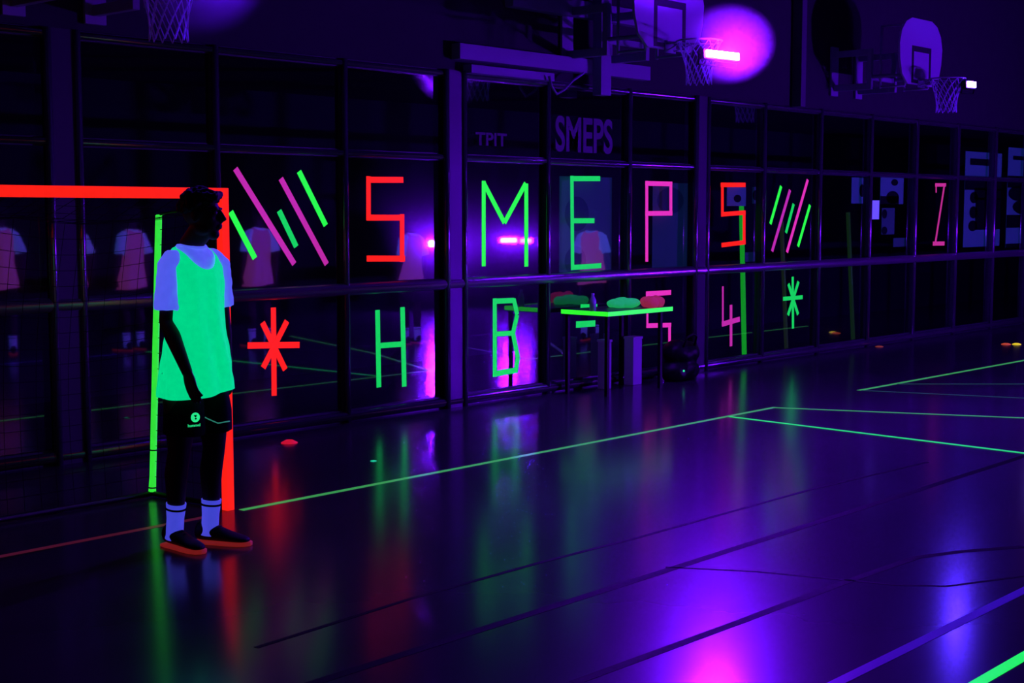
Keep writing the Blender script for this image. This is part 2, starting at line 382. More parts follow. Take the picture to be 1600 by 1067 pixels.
# posters and blue patches just behind the glass
def poster(x0, y0, x1, y1, m, label, blots=(), Y=YG + .10, name='poster', cat='poster', im=None):
    a = on_wall(x0, y0, Y); c = on_wall(x1, y1, Y)
    root = empty(name, (a.x, Y, c.z)); W = c.x - a.x; H = a.z - c.z
    obj('sheet', bx(0, W, -.002, .002, 0, H), m, root)
    for u0, v0, u1, v1, rnd in blots:
        bm = bmesh.new(); n = 20
        cx, cz, rx, rz = (u0 + u1) / 2 * W, (v0 + v1) / 2 * H, (u1 - u0) / 2 * W, (v1 - v0) / 2 * H
        if rnd:
            vs = [bm.verts.new((cx + rx * math.cos(t * 2 * PI / n), -.0035, cz + rz * math.sin(t * 2 * PI / n))) for t in range(n)]
            f = bm.faces.new(vs); r = bmesh.ops.extrude_face_region(bm, geom=[f])
            for v in r['geom']:
                if isinstance(v, bmesh.types.BMVert): v.co.y = -.0015
        else: box(bm, cx - rx, cx + rx, -.0035, -.0015, cz - rz, cz + rz)
        obj('print', bm, im or INK, root)
    return tag(root, label, cat)
poster(1509, 236, 1561, 384, POSTER, 'blue lit poster with round dark spots behind the glass, right of the pink Z',
       [(.12, .86, .86, .93, 0), (.0, .60, 1, .70, 0), (.26, .50, 1, .62, 0), (.3, .18, 1, .52, 0), (.14, .46, .36, .58, 1), (.14, .30, .36, .43, 1), (.12, .165, .36, .28, 1)])
poster(1576, 230, 1640, 384, POSTER, 'blue lit poster cut by the right edge of the picture',
       [(.1, .88, .4, .92, 0), (0, .60, 1, .72, 0), (.02, .47, .45, .62, 1), (.12, .32, .9, .50, 1), (0, .2, 1, .33, 0), (0, 0, 1, .04, 0)])
poster(1331, 277, 1350, 318, POSTER, 'narrow blue poster left of the white notice', [(.6, .25, 1.0, .75, 1)])
poster(1376, 277, 1411, 319, POSTER, 'blue poster with a dark round picture right above the white notice', [(.25, .0, .8, .5, 1), (.45, .7, .75, .95, 1), (0, 0, .8, .3, 0)])
poster(1378, 325, 1397, 366, POSTER_D, 'dim blue poster just right of the white notice', [(0, .6, .4, .95, 1), (.0, .0, .45, .3, 1)])
poster(1396, 372, 1416, 385, POSTER_D, 'tiny dim blue card low behind the glass left of the pink Z')
poster(1020, 285, 1082, 425, POSTER_D, 'dim blue patch behind the pink P', [(.1, .66, .75, .95, 1)], im=INK_B)  # sheet laid in for a blue zone in the glass, likewise the next
poster(874, 275, 955, 428, POSTER_D, 'dim blue patch behind the green E', [(.1, .45, .55, .8, 1), (.1, .0, .5, .3, 1)], im=INK_B)
poster(1136, 292, 1165, 322, POSTER, 'small blue patch behind the upper half of the small orange S', [(.35, .2, .75, .6, 1)])  # sheet laid in for blue blotches in the glass, likewise the next
poster(1176, 292, 1192, 318, POSTER_D, 'small dim blue patch between the small S and the slanted bars', [(0, .2, .5, .8, 1)])
poster(1164, 394, 1185, 408, POSTER_D, 'small dim blue card behind the glass beside the tall green pole')

# green taped poles standing behind the glass
def pole(xt, yt, xb, yb, m, label, r=.026):
    b0 = on_floor(xb, yb); dY = YG + .14
    b1 = on_wall(xb, yb, dY); b1.z = 0
    t1 = on_wall(xt, yt, dY)
    root = empty('taped_pole', b1)
    bm = bmesh.new(); tube(bm, [(0, 0, .05), t1 - b1], r, 14); obj('tape_wrap', bm, m, root, True)
    bm = bmesh.new(); tube(bm, [(0, 0, 0), (0, 0, .02), (0, 0, .06)], [r * 2.2, r * 2.2, r * 1.1], 16); obj('foot', bm, BLACK, root, True)
    return tag(root, label, 'pole', 'green taped poles behind the glass')
pole(1158.5, 320, 1163, 562, POLE_G, 'brightest tall green taped pole, behind the small orange S', .027)
pole(1221, 345, 1229, 540, mat('pole_wrap_faintest_glow', (.05, .1, .05), .6, emit=(.012, .02, .012)), 'very faint taped pole behind the left side of the small green asterisk', .024)  # glow painted lowest of the four poles
pole(1275, 330, 1276, 548, POLE_G2, 'dim green taped pole right of the small green asterisk', .032)
pole(1325, 332, 1333, 540, POLE_G3, 'faint green leaning pole nearest the white paper notice', .026)

# ------------------------------------------------------------------ wall writing above the transom
def text_mesh(txt, size, depth):
    c = bpy.data.curves.new('t', 'FONT'); c.body = txt; c.size = size; c.extrude = depth; c.offset = .022 if size > .5 else 0
    o = bpy.data.objects.new('t', c); COL.objects.link(o)
    dg = bpy.context.evaluated_depsgraph_get(); dg.update()
    me = bpy.data.meshes.new_from_object(o.evaluated_get(dg)); bpy.data.objects.remove(o); return me
def wall_text(txt, x0, y0, x1, y1, label):
    Y = YG - .02
    a = on_wall(x0, y0, Y); c = on_wall(x1, y1, Y)
    me = text_mesh(txt, 1, .0)
    xs = [v.co.x for v in me.vertices]; ys = [v.co.y for v in me.vertices]
    sx = (c.x - a.x) / (max(xs) - min(xs)); sz = (a.z - c.z) / (max(ys) - min(ys)); mx_, my_ = min(xs), min(ys)
    bm = bmesh.new(); bm.from_mesh(me)
    for v in bm.verts: v.co = Vector(((v.co.x - mx_) * sx, 0, (v.co.y - my_) * sz))
    r = bmesh.ops.extrude_face_region(bm, geom=bm.faces[:])
    for v in r['geom']:
        if isinstance(v, bmesh.types.BMVert): v.co.y = .02
    o = obj('wall_lettering', bm, SIGN); o.location = (a.x, Y, c.z)
    return tag(o, label, 'lettering')
wall_text('SMEPS', 868, 180, 957, 241, 'faint large tall lettering SMEPS on the panes above the green E')
wall_text('TPIT', 743, 206, 792, 229, 'faint small square lettering on the pane above the green M')

# ------------------------------------------------------------------ basketball baskets and their beams
def make_basket():
    root = empty('basketball_hoop')
    # origin = centre of the board's front face, the court lies towards -y
    bm = bmesh.new(); W, H = .60, .42
    prof = [(-.36, -H), (.36, -H), (.52, -.30), (W - .02, -.12), (W, .08), (W - .05, .24), (W - .16, .36), (W - .32, H), (-(W - .32), H), (-(W - .16), .36), (-(W - .05), .24), (-W, .08), (-(W - .02), -.12), (-.52, -.30)]
    f = bm.faces.new([bm.verts.new((x, 0, z)) for x, z in prof]); r = bmesh.ops.extrude_face_region(bm, geom=[f])
    for v in r['geom']:
        if isinstance(v, bmesh.types.BMVert): v.co.y = .03
    obj('backboard', bm, BOARD, root, bevel=.004)
    bm = bmesh.new()
    for a in ((-.31, .31, -.06, 0), (-.31, -.25, 0, 0)): pass
    z0, z1, hw, t = -.40, .07, .27, .055
    box(bm, -hw, hw, -.004, 0, z1 - t * 1.3, z1); box(bm, -hw, hw, -.004, 0, z0, z0 + t * .8)
    box(bm, -hw, -hw + t, -.0035, 0, z0, z1); box(bm, hw - t, hw, -.0035, 0, z0, z1)
    obj('target_rectangle', bm, BOARDLINE, root)
    # rim
    RC, RR, RZ = -.36, .225, -.36
    bm = bmesh.new(); ring = [(RR * math.cos(t * PI / 16), RC + RR * math.sin(t * PI / 16), RZ) for t in range(33)]
    tube(bm, ring, .009, 8, cap=False); box(bm, -.09, .09, -.012, 0, RZ - .09, RZ + .03)
    tube(bm, [(-.06, -.01, RZ - .07), (-.1, RC + .16, RZ - .01)], .007, 6); tube(bm, [(.06, -.01, RZ - .07), (.1, RC + .16, RZ - .01)], .007, 6)
    tube(bm, [(-.07, -.01, RZ), (-.07, RC + .215, RZ)], .01, 6); tube(bm, [(.07, -.01, RZ), (.07, RC + .215, RZ)], .01, 6)
    obj('rim', bm, BRACKET, root, True)
    bm = bmesh.new(); n = 12
    def npt(k, j):
        rr = (RR, .185, .155, .135, .125, .13)[j]; t = 2 * PI * (k + (j % 2) * .5) / n
        return (rr * math.cos(t), RC + rr * math.sin(t), RZ - .085 * j)
    for k in range(n):
        for j in range(5):
            tube(bm, [npt(k, j), npt(k, j + 1)], .0045, 4, cap=False)
            tube(bm, [npt(k, j), npt(k - 1 if (j % 2 == 0) else k + 1, j + 1)], .0045, 4, cap=False)
    obj('net', bm, NETM, root)
    # frame behind the board
    for x in (-.33, .33):
        bm = bmesh.new()
        tube(bm, [(x, .06, .36), (x, .06, -.44)], .016, 8); tube(bm, [(x, .06, -.30), (x, .52, -.30)], .022, 8)
        tube(bm, [(x, .06, .33), (x, .40, .33)], .014, 8); tube(bm, [(x, .40, .35), (x, .40, -.46)], .016, 8)
        tube(bm, [(x, .40, -.44), (x, .06, -.44)], .014, 8)
        obj('board_frame', bm, BRACKET, root, True)
    bm = bmesh.new()
    for x in (-.33, .33):
        box(bm, x - .03, x + .03, .52, .58, -.46, .06)
        box(bm, x - .03, x + .03, .58, 1.06, -.02, .06); box(bm, x - .03, x + .03, .58, 1.06, -.46, -.38)
        box(bm, x - .09, x + .09, 1.06, 1.09, -.52, .12)
    box(bm, -.33, .33, .53, .57, -.34, -.28)
    obj('wall_bracket', bm, BRACKET, root, bevel=.003)
    return root
def copy_tree(o, parent=None):
    c = o.copy(); COL.objects.link(c)
    if parent: c.parent = parent
    for ch in [q for q in bpy.data.objects if q.parent == o]: copy_tree(ch, c)
    return c
BS = .87; YBRD = YG - .04 - 1.095 * BS
b1 = make_basket(); P1 = on_wall(1047, 12, YBRD); b1.location = P1; b1.scale = (BS,) * 3
tag(b1, 'white basketball backboard with dark rectangle beside the big violet lamp glow', 'basketball hoop', 'basketball hoops on the wall')
b2 = copy_tree(b1); P2 = on_wall(1440, 82, YBRD); b2.location = P2
b2['label'] = 'basketball hoop whose whole rounded backboard shows at the upper right, net hanging'
b3 = copy_tree(b1); P3 = on_wall(212, -112, YBRD); b3.location = P3
b3['label'] = 'basketball hoop at the upper left of which only the net bottom shows'

def beam(xa, ya, xb_, yb_, h, label, d=.10):
    a = on_wall(xa, ya, YG - .09); c = on_wall(xb_, yb_, YG - .09); z = (a.z + c.z) / 2
    bm = bx(0, c.x - a.x, -d / 2 + .0, d / 2, -h / 2, h / 2)
    o = obj('wall_beam', bm, BRACKET, bevel=.004); o.location = (a.x, YG - .09, z)
    return tag(o, label, 'beam', 'beams along the wall above the glass')
beam(712, 77, 1010, 118, .13, 'long pale beam along the wall above the M and the E')
beam(795, -2, 1075, 42, .15, 'upper pale beam on the wall crossing behind the large backboard')
beam(730, 108, 860, 121, .07, 'dim short bar on the wall just under the long pale beam')
p = on_wall(937, 60, YG - .16)
o = obj('wall_post', bx(-.075, .075, -.05, .05, -.52, .75), BRACKET, bevel=.004); o.location = (p.x, YG - .19, p.z)
tag(o, 'upright post joining the two beams left of the large backboard', 'post')
p = on_wall(1252, 60, YG - .12)
o = obj('wall_post', bx(-.05, .05, -.06, .06, -.75, 2.0), mat('dull_post_paint', (.08, .07, .11), .6), bevel=.004); o.location = (p.x, YG - .10, p.z)
tag(o, 'plain upright post on the wall between the two backboards', 'post')
cps = [(858, 119), (862, 135), (870, 147), (882, 140), (895, 126), (912, 114)]
bm = bmesh.new(); tube(bm, [on_wall(x, y, YG - .17) for x, y in cps], .012, 6)
tag(obj('hanging_cable', bm, BRACKET, None, True), 'thin pale cable looping below the long wall beam', 'cable')

# ------------------------------------------------------------------ ultraviolet lamps
def uv_lamp(loc, rz, L, W, strength, col, label, name='ultraviolet_light_bar', tilt=.3, stand=False):
    root = empty(name, loc, rz)
    R = Matrix.Rotation(-tilt, 4, 'X')
    bm = bx(-L / 2 - .03, L / 2 + .03, .004, .07, -W / 2 - .015, W / 2 + .015); bm.transform(R); obj('housing', bm, BLACK, root, bevel=.005)
    m = lamp_mat('ultraviolet_glow', col, strength)
    bm = bmesh.new(); n = 9
    for i in range(n):
        x0 = -L / 2 + L * i / n + .004; box(bm, x0, x0 + L / n - .008, -.012, .003, -W / 2, W / 2)
    bm.transform(R); obj('lens', bm, m, root)
    bm = bmesh.new(); tube(bm, [(-L / 2 - .045, .03, 0), (-L / 2 - .045, .05, -W * 1.6), (L / 2 + .045, .05, -W * 1.6), (L / 2 + .045, .03, 0)], .008, 6)
    obj('mounting_bracket', bm, BLACK, root, True)
    if stand:
        z = loc[2]; bm = bmesh.new(); tube(bm, [(0, .05, -W * 1.6), (0, .05, -z + .45), (0, .05, -z + .4)], .016, 8); obj('pole', bm, BLACK, root, True)
        for k in range(3):
            a = k * 2 * PI / 3; bm = bmesh.new(); tube(bm, [(0, .05, -z + .5), (.42 * math.cos(a), .05 + .42 * math.sin(a), -z + .012)], .011, 6); obj('leg', bm, BLACK, root, True)
    return tag(root, label, 'lamp')
l1 = on_wall(1129, 86, P1.y - .61)
uv_lamp(l1, -.10, .42, .055, 7500, VIO, 'glaring violet light bar on the rim of the large backboard', tilt=.12)
l2 = on_wall(1518, 132, P2.y - .56)
uv_lamp(l2, -.1, .16, .06, 950, (.07, .022, 1.0), 'small bright violet lamp on the rim of the right hoop', tilt=.12)
l3 = Vector((P3.x + .1, P3.y - .60, P3.z - .32))
uv_lamp(l3, .0, .40, .05, 330, BLU, 'violet lamp on the rim of the upper left hoop', tilt=.1)
def mirror_real(x, s, z):
    Z = F_PX / s; xc = (x - 800) / F_PX * Z
    X = Z * math.cos(AZ) + xc * math.sin(AZ); Y = Z * math.sin(AZ) - xc * math.cos(AZ)
    return Vector((X, 2 * (YG + .01) - Y, z))
q = mirror_real(684, 93, 1.12); uv_lamp(q, PI + .45, .30, .09, 6500, VIO, 'violet lamp on a stand out on the court, left of two', tilt=-.05, stand=True)
q = mirror_real(795, 90, 1.16); uv_lamp(q, PI + .4, .30, .07, 2300, VIO, 'violet lamp on a stand out on the court, middle one', tilt=-.05, stand=True)
q = mirror_real(822, 88, 1.14); uv_lamp(q, PI + .4, .22, .07, 800, VIO, 'violet lamp on a stand out on the court, right one', tilt=-.05, stand=True)

# fog volumes added to give the lamps a soft glow
def haze(px, py, Y, rx, ry, rz, dens, label):
    HZ = bpy.data.materials.new('haze'); HZ.use_nodes = True; nt = HZ.node_tree; nt.nodes.clear()
    out = nt.nodes.new('ShaderNodeOutputMaterial'); vs = nt.nodes.new('ShaderNodeVolumeScatter')
    tc = nt.nodes.new('ShaderNodeTexCoord'); dv = nt.nodes.new('ShaderNodeVectorMath'); dv.operation = 'DIVIDE'; dv.inputs[1].default_value = (rx, ry, rz)
    ab = nt.nodes.new('ShaderNodeVectorMath'); ab.operation = 'LENGTH'
    mp = nt.nodes.new('ShaderNodeMapRange'); mp.interpolation_type = 'SMOOTHSTEP'
    mp.inputs['From Min'].default_value = 1.05; mp.inputs['From Max'].default_value = .72; mp.inputs['To Min'].default_value = 0; mp.inputs['To Max'].default_value = dens
    nt.links.new(tc.outputs['Object'], dv.inputs[0]); nt.links.new(dv.outputs[0], ab.inputs[0]); nt.links.new(ab.outputs['Value'], mp.inputs['Value'])
    nt.links.new(mp.outputs[0], vs.inputs['Density']); nt.links.new(vs.outputs[0], out.inputs['Volume'])
    bm = bmesh.new()
    for v in bmesh.ops.create_icosphere(bm, subdivisions=4, radius=1)['verts']:
        d = v.co; k = (abs(d.x) ** 2.5 + abs(d.y) ** 2.5 + abs(d.z) ** 2.5) ** (-1 / 2.5)
        v.co = Vector((d.x * k * rx, d.y * k * ry, d.z * k * rz))
    o = obj('lamp_glow_fog', bm, HZ, None, True); o.location = on_wall(px, py, Y); o.rotation_euler = (0, 0, AZ - PI / 2)
    return tag(o, label, 'haze', kind='stuff')
haze(1136, 69, P1.y - .61, .41, .41, .34, .13, 'added fog volume giving a violet glow around the big lamp on the hoop rim')
haze(302, -42, l3.y, .42, .42, .36, .25, 'added fog volume giving a faint violet glow around the upper left lamp')

# ------------------------------------------------------------------ the goal
gx, gy = 4.676, 6.37
goal = tag(empty('handball_goal', (gx, gy, 0)), 'handball goal with orange taped frame and black net on the left', 'goal')
T = .050; GH = 1.728; GW = 2.9
obj('goal_post', bx(-T / 2, T / 2, -T / 2, T / 2, 0, GH), ORANGE, goal, bevel=.003)
obj('goal_post', bx(-GW - T / 2, -GW + T / 2, -T / 2, T / 2, 0, GH), ORANGE, goal, bevel=.003)
obj('crossbar', bx(-GW - T / 2, T / 2, -T / 2, T / 2, GH, GH + .058), ORANGE, goal, bevel=.003)
pb = on_floor(238, 776) - Vector((gx, gy, 0)); pb.z = 0
pt = on_wall(248, 335, (pb.y + gy)) - Vector((gx, gy, 0))
for dx in (0, -GW - .1):
    bm = bmesh.new(); tube(bm, [pb + Vector((dx, 0, .03)), pb + Vector((dx + (pt.x - pb.x) * .08, 0, .12)), pt + Vector((dx, 0, 0))], [.022, .019, .019], 12)
    obj('net_pole', bm, mat('lime_tape', (.02, .2, .02), .5, emit=(.03, .75, .04)), goal, True)
    for zz in (.05, .27): 
        bm = bmesh.new(); c = pb + Vector((dx, 0, 0)); tube(bm, [c + (pt - pb) * (zz / pt.z), c + (pt - pb) * ((zz + .008) / pt.z)], .0225, 12); obj('pole_band', bm, BLACK, goal)
    bm = bmesh.new(); c = pb + Vector((dx, 0, 0)); x = 0 if dx == 0 else -GW
    tube(bm, [(x, .03, .02), c + Vector((0, 0, .02))], .015, 8); obj('side_bar', bm, BLACK, goal, True)
    bm = bmesh.new(); tube(bm, [(x, .03, GH - .03), pt + Vector((dx, 0, 0))], .008, 8); obj('net_cord', bm, BLACK, goal, True)
bm = bmesh.new(); tube(bm, [pb + Vector((0, 0, .02)), pb + Vector((-GW - .1, 0, .02))], .015, 8); obj('ground_bar', bm, BLACK, goal, True)
bm = bmesh.new(); nx, nz, r = 30, 18, .0016
def bp(i, j):
    u = i / nx; v = j / nz
    top = Vector((pt.x - (GW + .1) * u, pt.y, pt.z)); bot = Vector((pb.x - (GW + .1) * u, pb.y, .03))
    q = bot.lerp(top, v); q.y += .10 * math.sin(PI * v) * (.6 + .4 * math.sin(u * 9)); q.z -= .05 * math.sin(PI * (u * 3 % 1)) * v
    return q
for i in range(nx + 1): tube(bm, [bp(i, j) for j in range(nz + 1)], r, 4, cap=False)
for j in range(nz + 1): tube(bm, [bp(i, j) for i in range(nx + 1)], r, 4, cap=False)
for s in (0, nx):          # side nets
    X = 0 if s == 0 else -GW
    def sp(k, j): return Vector((X, .02, .03 + (GH - .06) * j / nz)).lerp(bp(s, j), k / 7)
    for k in range(8): tube(bm, [sp(k, j) for j in range(nz + 1)], r, 4, cap=False)
    for j in range(nz + 1): tube(bm, [sp(k, j) for k in range(8)], r, 4, cap=False)
for i in range(nx + 1):
    a = Vector((-GW * i / nx, .02, GH)); tube(bm, [a, a.lerp(bp(i, nz), .5) - Vector((0, 0, .05)), bp(i, nz)], r, 4, cap=False)
for k in range(1, 6):
    tube(bm, [Vector((-GW * i / nx, .02, GH)).lerp(bp(i, nz), k / 6) - Vector((0, 0, .05 * math.sin(PI * k / 6))) for i in range(nx + 1)], r, 4, cap=False)
obj('net', bm, BNET, goal)

# ------------------------------------------------------------------ table with its things
B = on_wall(950, 490, 7.76); TZ = B.z
t = tag(empty('folding_table', (B.x, 7.76, 0)), 'small table against the glass with bright green tape along its edge', 'table')
x_end = on_wall(1051, 485, 7.76).x - B.x
obj('table_top', bx(0, x_end, .0, .54, TZ - .03, TZ + .012), mat('dark_laminate', (.02, .015, .03), .4), t, bevel=.003)
for nm, a in (('edge_tape', (0.0, x_end, -.003, 0, TZ - .026, TZ + .014)), ('edge_tape', (-.003, 0, -.003, .545, TZ - .026, TZ + .014))):
    obj(nm, bx(*a), mat('lime_edge_tape', (.02, .2, .02), .5, emit=(.03, .95, .03)), t)
for x, y in ((.04, .04), (x_end - .14, .04), (.04, .5), (x_end - .14, .5)):
    obj('leg', bx(x - .016, x + .016, y - .016, y + .016, 0, TZ - .03), BLACK, t)
def heap(name, cx, cy, rx, ry, rz, m, label, seed, cat='clothing'):
    random.seed(seed); bm = bmesh.new()
    for k in range(14):
        a = random.random() * 2 * PI; d = random.random() ** .5 * .7
        ball(bm, (cx + rx * d * math.cos(a), cy + ry * d * math.sin(a), rz * (.3 + .35 * random.random() * (1 - d))), (rx * .45, ry * .45, rz * .4), 12)
    me = remesh(bm, .012, 2); bm = bmesh.new(); bm.from_mesh(me)
    for v in bm.verts:
        v.co += v.normal * .012 * noise.noise(v.co * 14 + Vector((seed, 0, 0)))
        if v.co.z < .004: v.co.z = .003
    o = obj(name, bm, m, None, True); o.location = (B.x, 7.76, TZ + .012)
    return tag(o, label, cat)
heap('folded_bib', .62, .30, .22, .14, .10, CLOTH_G, 'dull green bibs heaped on the table, behind the red cloth', 3)
heap('red_cloth', .76, .075, .15, .10, .13, BALE, 'dark red cloth hanging over the right end of the table', 5)
bm = bmesh.new(); tube(bm, [(0, 0, 0), (0, 0, .10), (0, 0, .135), (0, 0, .16)], [.03, .03, .014, .014], 16)
o = obj('water_bottle', bm, mat('clear_bottle', (.5, .5, .7), .15), None, True); o.location = (B.x + .02, 7.95, TZ + .013)
tag(o, 'small pale bottle standing at the left end of the taped table', 'bottle')
# pale board boxes and a bag below
p = on_floor(990, 594)
def carton(px, py, wdt, dep, h, label):
    p = on_wall(px, py, 8.12); r = empty('storage_box', (p.x, 8.12, 0))
    obj('body', bx(-wdt / 2, wdt / 2, 0, dep, 0, h), BOXM, r, bevel=.006)
    obj('lid', bx(-wdt / 2 - .006, wdt / 2 + .006, -.006, dep + .006, h, h + .025), BOXM, r, bevel=.004)
    return tag(r, label, 'box')
c1 = carton(996, 592, .14, .11, .44, 'pale upright box lit violet under the right half of the table')
c2 = carton(951, 594, .085, .10, .44, 'dimmer narrow pale box under the left corner of the table')
bm = bmesh.new(); q = on_floor(1064, 594); q.y = min(q.y, 8.05); q.x = on_wall(1064, 590, q.y).x
for k, (a, b_, c) in enumerate(((0, 0, .13), (-.08, .03, .10), (.09, .02, .10), (0, 0, .27), (-.06, .02, .3), (.07, 0, .28))):
    ball(bm, (a * 1.3, b_, c), (.2, .15, .13), 16)
me = remesh(bm, .015, 3); bm = bmesh.new(); bm.from_mesh(me)
for v in bm.verts:
    v.co += v.normal * .015 * noise.noise(v.co * 9)
    if v.co.z < .002: v.co.z = .001
bag = empty('sports_bag', (q.x, q.y, 0)); bag.scale = (.8, .9, .95); obj('bag_body', bm, BLACK, bag, True)
bm = bmesh.new(); tube(bm, [(-.12, -.1, .36), (-.1, -.14, .46), (0, -.15, .49), (.1, -.14, .46), (.12, -.1, .36)], .012, 8); obj('handle', bm, BLACK, bag, True)
bm = bmesh.new(); ball(bm, (-.18, -.15, .12), .012, 10); obj('zip_pull', bm, LOGO, bag, True)
tag(bag, 'black bulging sports bag on the floor right of the taped table', 'bag')

# ------------------------------------------------------------------ marker discs, scraps of tape
def disc(px, py, m, label, r=.09, h=.045):
    p = on_floor(px, py); bm = bmesh.new(); n = 24; prof = [(r, 0), (r, .004), (r * .45, h), (r * .4, h), (r * .94, 0)]
    rings = [[bm.verts.new((a * math.cos(k * 2 * PI / n), a * math.sin(k * 2 * PI / n), z)) for k in range(n)] for a, z in prof]
    for r0, r1 in zip(rings, rings[1:] + rings[:1]):
        for k in range(n): bm.faces.new((r0[k], r0[(k + 1) % n], r1[(k + 1) % n], r1[k]))
    o = obj('marker_disc', bm, m, None, True); o.location = (p.x, min(p.y, YG - .15), .0); return tag(o, label, 'marker disc')
disc(452, 692, CONE_R, 'dark red marker disc on the floor below the orange asterisk', .06, .022)
disc(1572, 538, CONE_O, 'orange marker disc near the right edge, left of the yellow one', .06, .016)
disc(1588.5, 538, CONE_Y, 'yellow marker disc near the right edge', .055, .016)
disc(1292, 536, mat('dull_orange_marker', (.3, .05, .02), .6, emit=(.16, .025, .015)), 'dim orange marker disc by the foot of the glass right of the green asterisk', .05, .012)
p = on_floor(583.5, 720.5); o = obj('tape_scrap', bx(-.015, .015, -.014, .014, 0, .004), mat('green_scrap', (.02, .2, .1), .5, emit=(.01, .6, .3)), None); o.location = p
tag(o, 'tiny green scrap of tape on the floor below the H', 'tape scrap')

# ------------------------------------------------------------------ people
def hand(bm, wr, d, palm_n, side, curl=.5, sc_=1.0):
    """wr wrist, d direction of the fingers, palm_n palm normal, side: +1 thumb along +(d x n)"""
    d = Vector(d).normalized(); n = Vector(palm_n); n = (n - d * n.dot(d)).normalized(); s = d.cross(n) * side; wr = Vector(wr)
    for k in range(4):
        o = (1.5 - k) * .019 * sc_
        tube(bm, [wr + s * o * .6, wr + d * .05 * sc_ + s * o * .9, wr + d * .092 * sc_ + s * o], [.0125 * sc_, .0135 * sc_, .0105 * sc_], 8)
    for k, ln in enumerate((.072, .080, .074, .058)):
        o = (1.5 - k) * .0205 * sc_; p = wr + d * .088 * sc_ + s * o; dd = d.copy(); pts = [p]; rr = [.0092 * sc_]
        for j, fr in enumerate((.45, .3, .25)):
            dd = (dd + n * curl * (.35 + .25 * j + .06 * k)).normalized(); p = p + dd * ln * fr * sc_; pts.append(p); rr.append((.0085, .0078, .0062)[j] * sc_)
        tube(bm, pts, rr, 8)
    p = wr + d * .022 * sc_ + s * .02 * sc_; dd = (d * .75 + s * .65 + n * .25).normalized()
    tube(bm, [p, p + dd * .038 * sc_, p + dd * .038 * sc_ + (d * .9 + s * .2 + n * .3).normalized() * .055 * sc_], [.0135 * sc_, .0105 * sc_, .0075 * sc_], 8)

